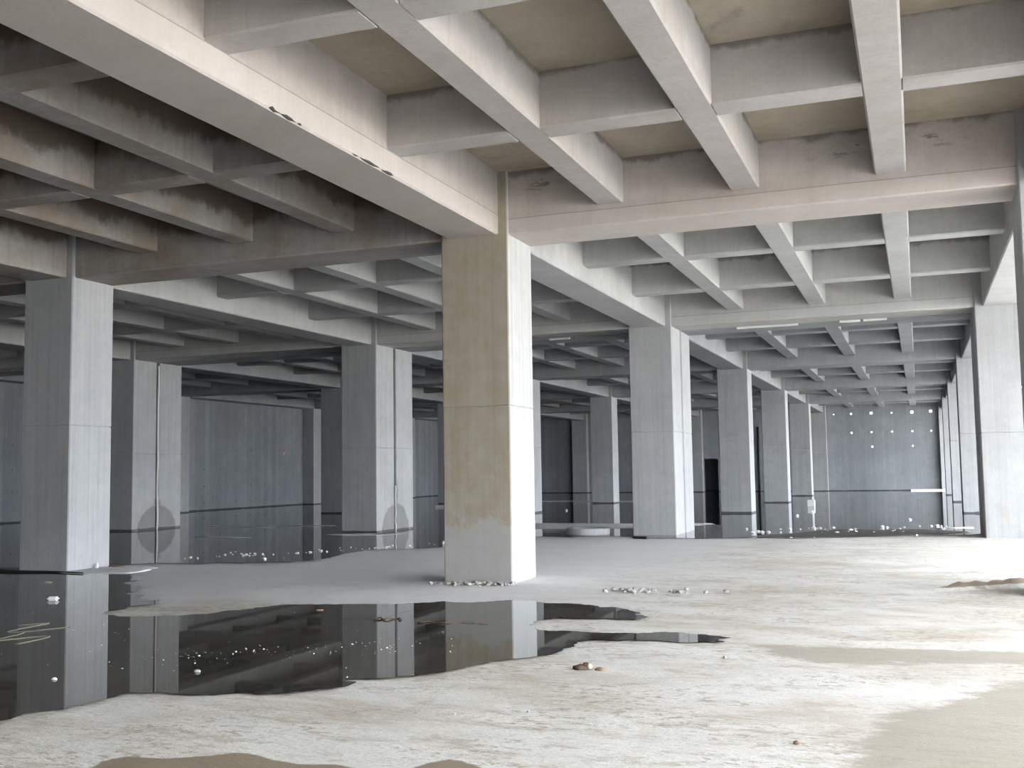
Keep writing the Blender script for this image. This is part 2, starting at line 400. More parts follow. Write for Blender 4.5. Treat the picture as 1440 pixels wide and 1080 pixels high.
BAYX = {'r': (-.144, 6.97), 's': (-8.244, -.95), 't': (-16.344, -9.05), 'u': (-24.47, -17.15)}
CROSSX = {'r': (0.0, 6.81), 's': (-8.1, -1.07), 't': (-16.2, -9.17), 'u': (-24.52, -17.27)}
CROSS = [('a', .06, 1.0, 'over the nearest columns'), ('b', 11.17, 12.14, 'in front of the expansion joint'), ('B', 12.29, 13.26, 'just behind the expansion joint'),
         ('c', 23.59, 24.51, 'over the third columns'), ('d', 34.94, 35.86, 'over the fourth columns'), ('e', 46.21, 47.13, 'over the fifth columns')]
BN = {'r': 'right hand bay', 's': 'bay left of the central column', 't': 'second bay to the left', 'u': 'bay beside the left wall'}
for b in 'rstu':
    for r, y0, y1, nm in CROSS:
        x0, x1 = CROSSX[b]
        if r == 'a' and b in 'tu': x0, x1 = {'t': (-16.2, -9.17), 'u': (-24.52, -16.2)}[b]
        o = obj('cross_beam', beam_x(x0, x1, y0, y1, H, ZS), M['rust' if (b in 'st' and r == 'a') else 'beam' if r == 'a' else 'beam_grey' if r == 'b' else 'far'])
        tag(o, 'cross beam in the %s, %s' % (BN[b], nm), 'beam', 'cross beams between the girders', 'thing')

# ------------------------------------------------------------------ coffered ceiling, one bay at a time
BAYY = [('p', -10.1, .06, [(-6.95, -6.57), (-3.52, -3.14)]), ('a', 1.0, 11.17, [(4.28, 4.66), (7.92, 8.30)])]
for s, y0, y1 in (('b', 13.26, 23.59), ('c', 24.51, 34.94), ('d', 35.86, 46.21), ('e', 47.13, WALLY)):
    g = (y1 - y0 - .76) / 3
    BAYY.append((s, y0, y1, [(y0 + g, y0 + g + .38), (y0 + 2 * g + .38, y0 + 2 * g + .76)]))
slab_y = {'p': (-10.6, .53), 'a': (.53, 12.14), 'b': (12.29, 24.05), 'c': (24.05, 35.4), 'd': (35.4, 46.67), 'e': (46.67, 58.25)}
slab_x = {'r': (-.55, 8.25), 's': (-8.65, -.55), 't': (-16.75, -8.65), 'u': (-25.5, -16.75)}
SN = {'p': 'overhead, nearest the viewer', 'a': 'just past the nearest columns', 'b': 'past the split columns', 'c': 'past the third columns', 'd': 'past the fourth columns', 'e': 'before the far wall'}
for b in 'rstu':
    for s, y0, y1, cr in BAYY:
        if s == 'p' and b in 'tu': 
            # only the slab and its ribs' bulk matter here: out of the frame, kept so that no daylight leaks in
            bm = bmesh.new(); box(bm, *slab_x[b], *slab_y[s], ZS, ZS + .25)
            tag(obj('ceiling', bm, M['slab']), kind='structure'); continue
        x0, x1 = BAYX[b]
        ce = tag(empty('ceiling', (x0, y0, ZS)), 'coffered ceiling of the %s, %s' % (BN[b], SN[s]), 'ceiling', None, 'structure')
        inv = Matrix.Translation((-x0, -y0, -ZS))
        def part(name, bm, mat):
            bm.transform(inv); return obj(name, bm, mat, ce)
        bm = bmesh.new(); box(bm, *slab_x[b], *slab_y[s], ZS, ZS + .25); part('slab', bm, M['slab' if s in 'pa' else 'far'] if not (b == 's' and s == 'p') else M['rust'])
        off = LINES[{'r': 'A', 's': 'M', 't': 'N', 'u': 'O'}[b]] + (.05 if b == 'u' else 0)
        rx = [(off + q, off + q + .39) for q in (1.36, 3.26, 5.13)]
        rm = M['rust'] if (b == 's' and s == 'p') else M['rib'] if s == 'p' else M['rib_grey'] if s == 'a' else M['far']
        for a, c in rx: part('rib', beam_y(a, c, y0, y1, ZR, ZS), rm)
        xs = [x0] + [v for q in rx for v in q] + [x1]
        for (ya, yb) in cr:
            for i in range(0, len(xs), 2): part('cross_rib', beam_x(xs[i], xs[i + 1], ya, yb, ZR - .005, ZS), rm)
# screed strip over the open joint so that the slab is closed above
bm = bmesh.new(); box(bm, -25.5, 8.25, 11.9, 12.6, ZS + .25, ZS + .33); tag(obj('ceiling', bm, M['slab']), kind='structure')
# white polystyrene packing showing in the expansion joint
for x0, x1, lab in ((1.43, 2.9, 'longest white foam strip in the ceiling joint, right of the jointed column'), (3.88, 4.35, 'short white foam strip in the ceiling joint, middle of the right bay'),
                    (4.42, 4.95, 'white foam strip in the ceiling joint, furthest right'), (-3.5, -2.95, 'white foam strip in the ceiling joint beside the central column')):
    bm = bmesh.new(); n = 14; lp = []
    for i in range(n + 1):
        x = x0 + (x1 - x0) * i / n; d = .012 * noise.noise(Vector((x * 3, 0, 0)))
        lp.append([(x, 12.15, H - .035 + d), (x, 12.28, H - .035 + d), (x, 12.28, H + .5), (x, 12.15, H + .5)])
    rings(bm, lp); tag(obj('foam_strip', bm, M['foam']), lab, 'foam strip', 'foam packing in the expansion joint', 'thing')

# ------------------------------------------------------------------ walls with form-tie holes
def holed_wall(name, origin, udir, ndir, umax, zmin, zmax, thick, holes, door=None):
    """wall in the (u, z) plane; holes = (u, z, half size, through?); door = (u0, u1, z1) open"""
    us, zs = {0, umax}, {zmin, zmax}
    for u, z, h, t in holes: us |= {round(u - h, 4), round(u + h, 4)}; zs |= {round(z - h, 4), round(z + h, 4)}
    if door: us |= {door[0], door[1]}; zs |= {door[2]}
    us, zs = sorted(us), sorted(zs)
    bm = bmesh.new(); cache = {}
    def V(i, j, d):
        key = (i, j, d)
        if key not in cache:
            p = Vector(origin) + Vector(udir) * us[i] + Vector((0, 0, zs[j])) - Vector(ndir) * d
            cache[key] = bm.verts.new(p)
        return cache[key]
    def quad(*v): bm.faces.new(v)
    nu, nz = len(us) - 1, len(zs) - 1
    memo = {}
    def status(i, j):
        if (i, j) not in memo: memo[(i, j)] = status0(i, j)
        return memo[(i, j)]
    def status0(i, j):
        if door and door[0] <= us[i] < door[1] and zs[j] < door[2]: return 'open'
        cu, cz = (us[i] + us[i + 1]) / 2, (zs[j] + zs[j + 1]) / 2
        for u, z, h, t in holes:
            if abs(cu - u) < h and abs(cz - z) < h: return 'open' if t else 'pit'
        return None
    for i in range(nu):
        for j in range(nz):
            s = status(i, j)
            if s is None: quad(V(i, j, 0), V(i + 1, j, 0), V(i + 1, j + 1, 0), V(i, j + 1, 0))
            elif s == 'pit': quad(V(i, j, .04), V(i + 1, j, .04), V(i + 1, j + 1, .04), V(i, j + 1, .04))
            if s != 'open': quad(V(i, j, thick), V(i, j + 1, thick), V(i + 1, j + 1, thick), V(i + 1, j, thick))
            if s:
                dd = thick if s == 'open' else .04
                for (a, b, ni, nj) in (((i, j), (i + 1, j), i, j - 1), ((i + 1, j), (i + 1, j + 1), i + 1, j), ((i + 1, j + 1), (i, j + 1), i, j + 1), ((i, j + 1), (i, j), i - 1, j)):
                    if 0 <= ni < nu and 0 <= nj < nz and status(ni, nj) == s: continue
                    quad(V(*a, 0), V(*b, 0), V(*b, dd), V(*a, dd))
    bmesh.ops.recalc_face_normals(bm, faces=bm.faces[:])
    me = bpy.data.meshes.new(name); bm.to_mesh(me); bm.free()
    return tag(link(name, me, M['wall']), kind='structure')
X0 = -25.5
hs = []
for x, z, h in ((1.56, 4.97, 0.043), (2.80, 4.98, 0.071), (4.04, 4.96, 0.034), (5.26, 4.97, 0.074), (6.38, 4.99, 0.074), (.48, 4.965, 0.025),
                (1.55, 3.74, 0.046), (2.78, 3.75, 0.040), (4.02, 3.755, 0.037), (5.24, 3.75, 0.040), (6.36, 3.745, 0.037), (2.79, 2.82, 0.043), (5.23, 2.815, 0.037)):
    hs.append((x - X0, z, h, True))
for i, x in enumerate((.45, 1.55, 2.79, 4.03, 5.25, 6.37)):
    for j, z in enumerate((.38, 1.12, 1.9)): hs.append((x - X0 + .003 * j, z + .004 * i, .028, False))
wf = holed_wall('wall_back', (X0, WALLY, 0), (1, 0, 0), (0, -1, 0), 8.25 - X0, -.1, ZS, .16, hs, door=(-8.08 - X0, -7.12 - X0, 2.24))
hs = []
for i in range(44):
    for j, z in enumerate((.35, 1.12, 1.9, 2.82)):
        if (i * 7 + j * 3) % 5 != 0: hs.append((24.0 - .0 + (i * 1.235 - 22) if False else 3.0 + i * 1.235, z + .003 * (i % 3), .026, False))
holed_wall('wall_left', (WALLX, 0.0, 0), (0, 1, 0), (1, 0, 0), WALLY, -.1, ZS, .3, hs)
# dark room beyond the doorway
bm = bmesh.new()
rings(bm, [[(-9.6, y, -.05), (-5.6, y, -.05), (-5.6, y, 2.6), (-9.6, y, 2.6)] for y in (WALLY + .17, WALLY + 3.2)], cap=False)
box(bm, -9.6, -5.6, WALLY + 3.2, WALLY + 3.3, -.05, 2.6)
tag(obj('wall_recess', bm, M['wall']), kind='structure')
# unseen roof bay and edge beam, added to shape daylight from the open right
bm = bmesh.new(); box(bm, 8.25, 14.1, -10.6, 58.25, ZS, ZS + .25); tag(obj('ceiling', bm, M['slab']), kind='structure')  # added unseen roof bay
bm = beam_y(12.8, 13.6, -10.6, WALLY, H, ZS); tag(obj('beam', bm, M['girder']), kind='structure')  # added unseen edge beam
# unseen roof and walls added behind the viewer to shape the daylight
bm = bmesh.new(); box(bm, -25.5, 14.1, -33, -10.65, ZS - .4, ZS + .25); tag(obj('ceiling', bm, M['slab']), kind='structure')  # added unseen roof
bm = bmesh.new(); box(bm, 13.7, 14.1, -33, -22, -.1, ZS - .4); tag(obj('added_wall_right', bm, M['wall']), kind='structure')  # added to cut daylight on the column fronts
bm = bmesh.new(); box(bm, -25.5, 14.1, -33.3, -33, -.1, ZS); tag(obj('added_wall_front', bm, M['wall']), kind='structure')
bm = bmesh.new(); box(bm, -25.5, -25.2, -33, 0, -.1, ZS); tag(obj('wall_left', bm, M['wall']), kind='structure')
# rust spot with a wall tie on the left wall
# ------------------------------------------------------------------ floor
FRONT=[(-9.54, -0.05), (-9.06, -0.02), (-7.94, -0.11), (-7.52, -0.27), (-6.96, -0.16), (-6.56, -0.13), (-6.17, -0.69), (-5.87, -0.79), (-5.89, -1.07), (-5.34, -1.51), (-4.98, -1.86), (-4.82, -2.42), (-4.32, -2.6), (-4.27, -2.75), (-3.8, -2.96), (-3.52, -3.25), (-3.53, -3.4), (-3.68, -3.67), (-3.58, -4.01), (-3.63, -4.13), (-3.29, -4.35), (-3.0, -4.4), (-2.77, -4.33), (-2.58, -4.18), (-2.35, -4.02), (-2.26, -3.95), (-2.22, -3.65), (-2.05, -3.33), (-1.94, -3.1), (-1.87, -3.01), (-0.67, -2.64), (-0.33, -2.46), (-0.08, -2.21), (0.25, -2.27), (0.72, -1.9), (1.04, -1.93), (1.37, -2.07), (1.96, -2.29), (2.13, -2.25), (2.37, -2.49), (2.52, -2.6), (2.51, -2.82), (2.7, -2.95), (2.65, -3.19), (2.47, -3.2), (2.26, -3.15), (1.74, -3.28), (1.64, -3.48), (1.65, -3.88), (1.86, -4.18), (2.36, -4.16), (2.81, -4.11), (3.23, -3.96), (3.36, -4.02), (3.61, -4.07), (3.79, -4.17), (3.68, -4.25), (3.77, -4.42), (3.52, -4.5), (3.18, -4.51), (2.66, -4.56), (2.46, -4.69), (2.5, -4.99), (2.46, -5.2), (2.45, -5.46), (2.32, -5.68), (2.2, -5.8), (2.06, -5.98), (2.02, -6.13), (1.86, -6.51), (1.73, -6.69), (1.47, -6.9), (1.26, -7.01), (1.39, -7.04), (1.41, -7.14), (1.33, -7.33), (1.09, -7.57), (0.92, -7.68), (0.8, -7.64), (0.66, -7.74), (0.54, -7.8), (0.3, -7.84), (0.2, -7.79), (-0.05, -7.89), (-0.04, -8.05), (-0.06, -8.15), (-0.12, -8.39), (-0.1, -8.5), (-0.24, -8.59), (-0.25, -8.72), (-0.22, -8.83), (-0.25, -8.89), (-0.36, -9.23), (-0.95, -9.6), (-3.13, -8.95), (-6.85, -7.17), (-10.87, -3.41), (-10.78, -0.7)]
BACK=[(-8.15, 1.13), (-8.04, 1.52), (-7.24, 1.87), (-6.51, 2.19), (-5.82, 2.24), (-5.33, 2.49), (-5.15, 2.88), (-5.06, 3.28), (-5.15, 3.85), (-5.3, 4.68), (-5.31, 5.25), (-5.46, 5.62), (-4.89, 5.82), (-4.49, 5.98), (-4.06, 6.46), (-3.67, 7.84), (-3.4, 9.88), (-3.09, 10.3), (-2.53, 10.18), (-1.55, 10.54), (-0.94, 10.56), (-0.54, 9.98), (0.2, 10.12), (0.67, 10.01), (1.08, 10.18), (1.88, 10.41), (2.96, 10.42), (3.76, 10.9), (4.84, 11.41), (6.06, 12.0), (6.74, 12.43), (7.0, 12.6), (7.9, 13.2), (7.9, 57.85), (-25.15, 57.85), (-25.15, .9), (-14, .4), (-10.3, .2), (-9.6, .5), (-9.3, 1.1), (-8.9, 1.2)]
def fractal(poly, amp, it=3, seed=0):
    """roughen a shoreline by repeated midpoint offsets"""
    rnd = random.Random(seed)
    for _ in range(it):
        q = []
        for i, p in enumerate(poly):
            n = poly[(i + 1) % len(poly)]; q.append(p)
            L = math.hypot(n[0] - p[0], n[1] - p[1])
            if L > .05:
                o = rnd.uniform(-1, 1) * amp * min(L, .8)
                q.append(((p[0] + n[0]) / 2 - (n[1] - p[1]) / L * o, (p[1] + n[1]) / 2 + (n[0] - p[0]) / L * o))
        poly = q
    return poly
def sheet(name, poly, z, mat):
    tris = tessellate_polygon([[Vector((x, y, 0)) for x, y in poly]])
    me = bpy.data.meshes.new(name); me.from_pydata([(x, y, z) for x, y in poly], [], [t for t in tris]); me.update()
    if me.polygons and sum(p.normal.z * p.area for p in me.polygons) < 0:
        me.flip_normals()
    return link(name, me, mat)
FRONTF = fractal(FRONT, .19, 4, 1); BACKF = fractal(BACK, .16, 3, 2)
def thick_water(o): return o
tag(sheet('puddle', FRONTF, .006, M['water']), 'large shallow puddle in the foreground reflecting the columns', 'puddle', None, 'thing')
tag(sheet('flood_water', BACKF, .006, M['pool']), 'still water flooding the floor behind and between the far columns', 'water', None, 'thing')

def dist_poly(px, py, poly):
    best = 1e9; inside = False; n = len(poly); j = n - 1
    for i in range(n):
        x1, y1 = poly[j]; x2, y2 = poly[i]
        if (y2 > py) != (y1 > py) and px < (x1 - x2) * (py - y2) / (y1 - y2) + x2: inside = not inside
        dx, dy = x2 - x1, y2 - y1; t = ((px - x1) * dx + (py - y1) * dy) / (dx * dx + dy * dy + 1e-12)
        t = 0 if t < 0 else 1 if t > 1 else t
        d = (px - x1 - t * dx) ** 2 + (py - y1 - t * dy) ** 2
        if d < best: best = d
        j = i
    d = math.sqrt(best)
    return -d if inside else d
DAMP = [[(1.18, -9.8), (1.09, -9.41), (1.17, -9.32), (1.41, -9.31), (1.63, -9.14), (1.73, -9.04), (1.81, -9.05), (1.99, -9.11), (2.21, -9.16), (2.41, -9.11), (2.56, -9.15), (2.63, -9.27), (2.7, -9.8)],
        [(2.75, -9.6), (2.82, -9.14), (2.9, -8.87), (2.99, -8.78), (3.22, -8.92), (3.32, -9.06), (3.4, -9.6)]]
TAN = [[(6.37, -5.31), (5.8, -6.08), (5.6, -6.57), (5.3, -6.88), (5.24, -7.4), (5.12, -7.88), (5.08, -8.42), (5.2, -10), (9, -10), (9, -5)],
       [(4.03, -4.41), (4.77, -4.4), (6.28, -4.18), (8, -3.9), (8, -4.5), (6.23, -4.79), (4.66, -5.2), (4.35, -4.98)]]
def frange(a, b, s):
    n = int(round((b - a) / s)); return [a + (b - a) * i / n for i in range(n)]
xs = [-25.2, -20, -15, -12] + frange(-10, 9.0, .07) + [9.0, 11, 13.8]
ys = [-33, -24, -16, -13] + frange(-11, 2.5, .06) + frange(2.5, 14, .12) + [14, 18, 24, 30, 40, 50, WALLY + .0]
def relief(x, y):
    z = .007 * noise.fractal(Vector((x * 1.1, y * 1.6, 0)), 1, 2, 4) - .008
    # wheel-pushed mud ridge running across towards the right edge
    if 2.0 < x < 9 and -.6 < y < 2.9:
        yc = .30 + .10 * math.sin(x * .9) + max(0, x - 5.4) * .75
        wid = .10 + .05 * noise.noise(Vector((x * 2, 0, 5)))
        amp = (.03 if x < 5.6 else .03 + min(1, (x - 5.6) / .4) * .07) * min(1, max(0, (x - 2.0)) / 1.5)
        z += amp * math.exp(-((y - yc) / wid) ** 2) * (1 + .5 * noise.noise(Vector((x * 5, y * 5, 1))))
    # low tyre ruts in the middle distance
    if -7 < y < -2 and x > 3.2:
        k = min(1, (x - 3.2) / 1.5)
        z += .010 * k * math.exp(-((y + 4.35 - .06 * x) / .10) ** 2) - .006 * k * math.exp(-((y + 3.2 - .05 * x) / .3) ** 2) * (.6 + .4 * math.sin(x * 22))
    return z
verts, faces, damp, tan = [], [], [], []  # damp: wet mud, plus painted shade on the ridge
for y in ys:
    for x in xs:
        dm = 0.0; tn = 0.0; z = -.004
        if -10 <= x <= 9 and -11 <= y <= 14:
            z = min(relief(x, y), .1)
            if y < -8:
                for p in DAMP: dm = max(dm, min(1, max(0, .5 - dist_poly(x, y, p) / .12)))
            if y < -2.5 and x > 3.5:
                for p in TAN: tn = max(tn, min(1, max(0, .5 - dist_poly(x, y, p) / .5)))
            f = 1.0
            if -10 < y < .3 and x < 4.2:
                d = dist_poly(x, y, FRONT)
                if d < .05: z = min(z, -.003) - (.01 if d < -.1 else 0)
                dm = max(dm, .42 * max(0, 1 - abs(d) / .10))
                tn = max(tn, .42 * max(0, 1 - max(d, 0) / .45))
            elif y > .3:
                d = dist_poly(x, y, BACK)
                if d < .05: z = min(z, -.004)
                dm = max(dm, .45 * max(0, 1 - abs(d) / .16))
                if x > 3 and y < 2.9 and z > .012: dm = max(dm, min(1, (z - .012) / .05))  # ridge: moist soil plus front-face shading painted in
        verts.append((x, y, z)); damp.append(dm); tan.append(tn)
nx = len(xs)
for j in range(len(ys) - 1):
    for i in range(nx - 1):
        a = j * nx + i; faces.append((a, a + 1, a + 1 + nx, a + nx))
me = bpy.data.meshes.new('floor'); me.from_pydata(verts, [], faces); me.update()
for p in me.polygons: p.use_smooth = True
for nm, vals in (('damp', damp), ('tan', tan)):
    at = me.attributes.new(nm, 'FLOAT', 'POINT'); at.data.foreach_set('value', vals)
tag(link('floor', me, M['floor']), kind='structure')
# the ground outside, beyond the open right side and all round
bm = bmesh.new()
for (a, b, c, d) in ((13.8, 140, -90, 140), (-140, -25.2, -90, 140), (-25.2, 13.8, WALLY, 140), (-25.2, 13.8, -90, -33)):
    vs = [bm.verts.new((x, y, -.012)) for x, y in ((a, c), (b, c), (b, d), (a, d))]; bm.faces.new(vs)
tag(obj('ground', bm, M['ground']), kind='structure')

# mud banks standing out of the flood
def bank(poly, label, z=.012, seed=3, h=.02, mat='floor'):
    poly = fractal(poly, .1, 3, seed)
    cx = sum(p[0] for p in poly) / len(poly); cy = sum(p[1] for p in poly) / len(poly)
    bm = bmesh.new()
    lp = [[(x, y, .002) for x, y in poly], [(cx + (x - cx) * .9, cy + (y - cy) * .9, z) for x, y in poly], [(cx + (x - cx) * .6, cy + (y - cy) * .6, z + h * .4) for x, y in poly]]
    rings(bm, lp); o = obj('mud_bank', bm, M[mat], smooth=True)
    return tag(o, label, 'mud bank', 'mud banks in the flood water', 'thing')
bank([(-6.9, 16.75), (-4.45, 16.53), (-2.45, 16.45), (-1.03, 16.74), (-0.2, 16.79), (0.13, 16.29), (-0.19, 15.62), (-1.06, 14.3), (-1.7, 13.75), (-2.71, 13.7), (-3.59, 13.4), (-5.2, 13.3)],
     'long pale mud bank in the water beside the concrete ring, left of the jointed column')
bank([(-14.18, 39.9), (-10.53, 39.2), (-8.02, 38.4), (-7.0, 36.2), (-10.0, 37.33), (-13.42, 37.7)], 'thin pale line of mud far back, right of the central column', seed=5)
bank([(5.94, 14.91), (6.33, 15.01), (6.75, 15.29), (6.75, 14.6), (6.22, 14.5)], 'small pale mud bank beside the pale right column', seed=6)
bank([(1.3, 10.5), (2.2, 11.8), (3.0, 13.4), (3.9, 14.2), (4.6, 14.0), (5.5, 14.4), (6.7, 13.5), (6.75, 12.55), (6.0, 12.12), (4.84, 11.5), (3.76, 11.0), (2.96, 10.55)], 'dark wet mud flat at the flood edge, left of the pale right column', seed=7, mat='mud', z=.010, h=.006)
bank([(-15.77, 14.05), (-13.73, 13.8), (-11.42, 14.8), (-11.2, 14.5), (-13.22, 13.5)], 'thin mud line in the water before the left wall, next to the split column', seed=8)
bank([(-12.59, 9.2), (-10.48, 8.9), (-10.9, 8.75), (-12.17, 8.95)], 'nearest thin mud line in the water below the left wall', seed=9)
bank([(-15.08, 13.2), (-14.25, 13.5), (-12.6, 13.25), (-13.4, 12.8)], 'middle thin mud line in the water below the left wall', seed=10)
bank([(-9.3, 10.35), (-8.4, 10.85), (-7.7, 10.9), (-7.2, 11.4), (-7.3, 10.5), (-8.2, 9.9)], 'mud collar at the foot of the split column left of the centre', seed=11)
bank([(-9.6, -.22), (-8.6, -.14), (-7.5, -.3), (-6.8, .05), (-7.0, 1.0), (-8.0, 1.2), (-8.2, .3), (-9.4, .0)], 'mud shelf round the foot of the column at the puddle edge', seed=12)

# ------------------------------------------------------------------ small things lying about
def put(name, bm, mat, loc, label, cat, group=None, rz=0, smooth=True):
    o = obj(name, bm, mat, loc=loc, smooth=smooth); o.rotation_euler.z = rz
    return tag(o, label, cat, group, 'thing')
bm = bmesh.new(); box(bm, -.07, .07, -.05, .05, 0, .05); bmesh.ops.bevel(bm, geom=bm.edges[:], offset=.02, segments=2, affect='EDGES')
put('foam_block', bm, M['foam'], (-5.15, -3.36, .004), 'white foam block floating in the puddle before the left column', 'foam block', rz=.3, smooth=False)
put('foam_scrap', lump(.027, .018, .014, 4), M['foam'], (-.98, -7.66, .004), 'small white scrap in the puddle near its front left edge', 'foam scrap')
put('foam_scrap', lump(.075, .03, .014, 5), M['bone'], (-7.02, -1.53, .004), 'greyish scrap floating at the foot of the left column reflection', 'scrap')
put('stone', lump(.034, .024, .016, 6), M['gravel'], (-.07, -7.06, .004), 'pale pebble poking out of the puddle middle', 'stone')
put('foam_ball', lump(.045, .045, .045, 8, 3, .1, .8), M['foam'], (-4.4, 7.3, .004), 'white foam ball in the water against the left edge of the central column', 'foam ball')
put('foam_scrap', lump(.045, .04, .03, 9), M['foam'], (-6.17, 2.98, .004), 'largest white crumb in the water between the two left columns', 'foam scrap')
put('foam_scrap', lump(.035, .03, .09, 10), M['foam'], (-8.03, .62, .0), 'upright white scrap leaning at the foot of the left column', 'foam scrap')
put('mud_clod', lump(.17, .09, .045, 11), M['twig'], (-7.85, .9, .0), 'brown clod at the foot of the left column', 'clod')
put('leaf', lump(.05, .03, .008, 12), M['pink'], (-1.14, -3.37, .006), 'orange fleck floating near the far edge of the puddle', 'leaf')
# broken brick lumps in the foreground
b = empty('brick_rubble', (2.93, -6.03, -.005))
tag(b, 'brown clump of broken brick lying on the dusty floor in front of the puddle', 'rubble', None, 'thing')
obj('clod', lump(.07, .05, .03, 13), M['twig'], b, (-.05, 0, 0), True)
obj('brick_piece', lump(.05, .035, .04, 14, 2, .5), M['brick'], b, (.0, .01, .002), True)
obj('pale_chip', lump(.022, .02, .03, 15), M['bone'], b, (.025, -.01, .012), True)
obj('crumb', lump(.045, .03, .018, 16), M['brick'], b, (.11, .0, 0), True)
bm = bmesh.new(); box(bm, -.19, .19, -.05, .05, 0, .06); bmesh.ops.bevel(bm, geom=bm.edges[:], offset=.012, segments=2, affect='EDGES')
put('offcut', bm, M['rubber'], (-.58, 9.86, -.004), 'short black offcut on the floor before the jointed column', 'offcut', rz=-.3, smooth=False)
put('stone', lump(.018, .014, .014, 17), M['brick'], (4.77, -7.91, -.004), 'reddish stone on the bare floor at the lower right', 'stone')
# twigs caught in the puddle
def twig(pts, r, label, mat='twig'):
    n = len(pts); o = obj('twig', tube(pts, [r * (1 - .6 * i / n) for i in range(n)], 6), M[mat], smooth=True)
    return tag(o, label, 'twig', None, 'thing')
twig([(-.12 + .3 * i / 8, -3.93 + .06 * math.sin(i * 1.4) + .12 * i / 8, .015 + .01 * math.sin(i * 2)) for i in range(9)], .013, 'short twig in the puddle inside the split column reflection')
twig([(.45 + .75 * i / 12, -4.02 + .05 * math.sin(i) + .16 * i / 12, .012 + .008 * math.sin(i * 1.7)) for i in range(13)], .008, 'long thin twig in the puddle inside the central column reflection')
TWX, TWY = (-3.72, -3.3), (-5.35, -6.0)
for q, lab in ((0, 'pale twine curled in the puddle at the left edge, upper strand'), (1, 'pale twine curled in the puddle at the left edge, lower strand')):
    pts = [(TWX[q] + .62 * i / 24 + .07 * math.sin(i * .37 + q), TWY[q] - .22 * i / 24 + .30 * math.sin(i * .33 + 2 * q), .010) for i in range(25)]
    tag(obj('twine', tube(pts, .0032, 5), M['rope'], smooth=True), lab, 'twine', None, 'thing')
# thin black strip along the foot of the left column
pts = [(-10.5 + 2.95 * i / 20, -.16 + .05 * math.sin(i * .5) - .04 * (i / 20), .02) for i in range(21)]
tag(obj('black_strip', tube(pts, [.035 - .0012 * i for i in range(21)], 8), M['rubber'], smooth=True), 'thin black strip lying along the foot of the column at the puddle edge', 'black_strip', None, 'thing')
# concrete manhole ring in the water
bm = bmesh.new(); n = 40; lp = []
for (r, z) in ((.52, -.01), (.55, .02), (.55, .15), (.53, .17), (.37, .17), (.35, .15), (.35, -.01)):
    lp.append([(r * math.cos(2 * math.pi * k / n), r * math.sin(2 * math.pi * k / n), z + .004 * noise.noise(Vector((math.cos(k), math.sin(k), z * 9)))) for k in range(n)])
rings(bm, lp, cap=False)
mh = tag(empty('manhole_ring', (-2.25, 11.2, .0)), 'round concrete manhole ring at the water edge, left of the jointed column', 'manhole', None, 'thing')
obj('ring', bm, M['column'], mh, smooth=False)
bm = bmesh.new(); lp = [[(.36 * math.cos(2 * math.pi * k / n), .36 * math.sin(2 * math.pi * k / n), z) for k in range(n)] for z in (.06, .11)]
rings(bm, lp); obj('cover', bm, M['girder'], mh)
bm = bmesh.new(); box(bm, -.7, .7, -.1, .1, -.0, .05); bmesh.ops.bevel(bm, geom=bm.edges[:], offset=.012, segments=1, affect='EDGES')
put('plank', bm, M['column'], (-3.2, 12.5, .0), 'pale plank lying in the water behind the manhole ring', 'plank', rz=-.12, smooth=False)
# far things: white box in the water, wall pipe, strip of light foam at the wall foot
bm = bmesh.new(); box(bm, -.14, .14, -.14, .14, 0, .27); bmesh.ops.bevel(bm, geom=bm.edges[:], offset=.015, segments=1, affect='EDGES')
put('white_box', bm, M['foam'], (1.42, 30.0, .0), 'small white box standing in the water between the third and fourth columns', 'box', smooth=False)
pts = [(-4.4, WALLY - .07, z) for z in (0, .8, 1.6, 2.4, 3.2, 4.3)]
tag(obj('wall_pipe', tube(pts, .06), M['rubber'], smooth=True), 'thin dark pipe on the far wall between the third and fourth columns', 'pipe', None, 'thing')
bm = bmesh.new(); box(bm, 0, 2.0, 0, .14, 0, .09); bmesh.ops.bevel(bm, geom=bm.edges[:], offset=.01, segments=1, affect='EDGES')
put('foam_strip', bm, M['foam'], (5.0, 57.2, .0), 'long white strip lying along the foot of the holed far wall', 'foam strip', smooth=False)
bm = bmesh.new(); box(bm, -.6, .6, -.12, .12, 0, .1)
put('plank', bm, M['foam'], (-14.6, 30.2, .0), 'pale plank in the water between the split column and the central column', 'plank', smooth=False)
put('rust_spot', lump(.12, .10, .012, 18), M['pink'], (WALLX, 33.1, 2.72), 'small rusty knob on the left wall', 'rust spot').rotation_euler = (0, math.pi / 2, 0)

# floating crumbs of foam and gravel: one mesh of each kind, then copies
protos = [obj('foam_crumb', lump(.04, .03, .022, 20 + i, 1, .5), M['foam'], loc=(0, 0, -5)) for i in range(3)]
rnd = random.Random(11); first = [True] * 3
def crumb(x, y, s, lab, grp, z=.004):
    i = rnd.randrange(3); o = protos[i]
    if first[i]: first[i] = False
    else:
        o = protos[i].copy(); COL.objects.link(o)
    o.location = (x, y, z); o.scale = (s, s, s); o.rotation_euler.z = rnd.uniform(0, 6.28)
    tag(o, lab, 'foam crumb', grp, 'thing')
L1 = 'small white crumb of foam floating along the flood edge behind the left columns'
for _ in range(70):
    t = rnd.random()
    x = -8.0 + 4.3 * t; y0 = 2.0 + 5.5 * t ** 1.3
    y = y0 + .15 + abs(rnd.gauss(0, .7)) + .5
    if dist_poly(x, y, BACK) > -.05: continue
    crumb(x, y, rnd.uniform(.35, 1.0), L1, 'foam crumbs behind the left columns')
L2 = 'white crumb floating in the flood strip before the far right columns'
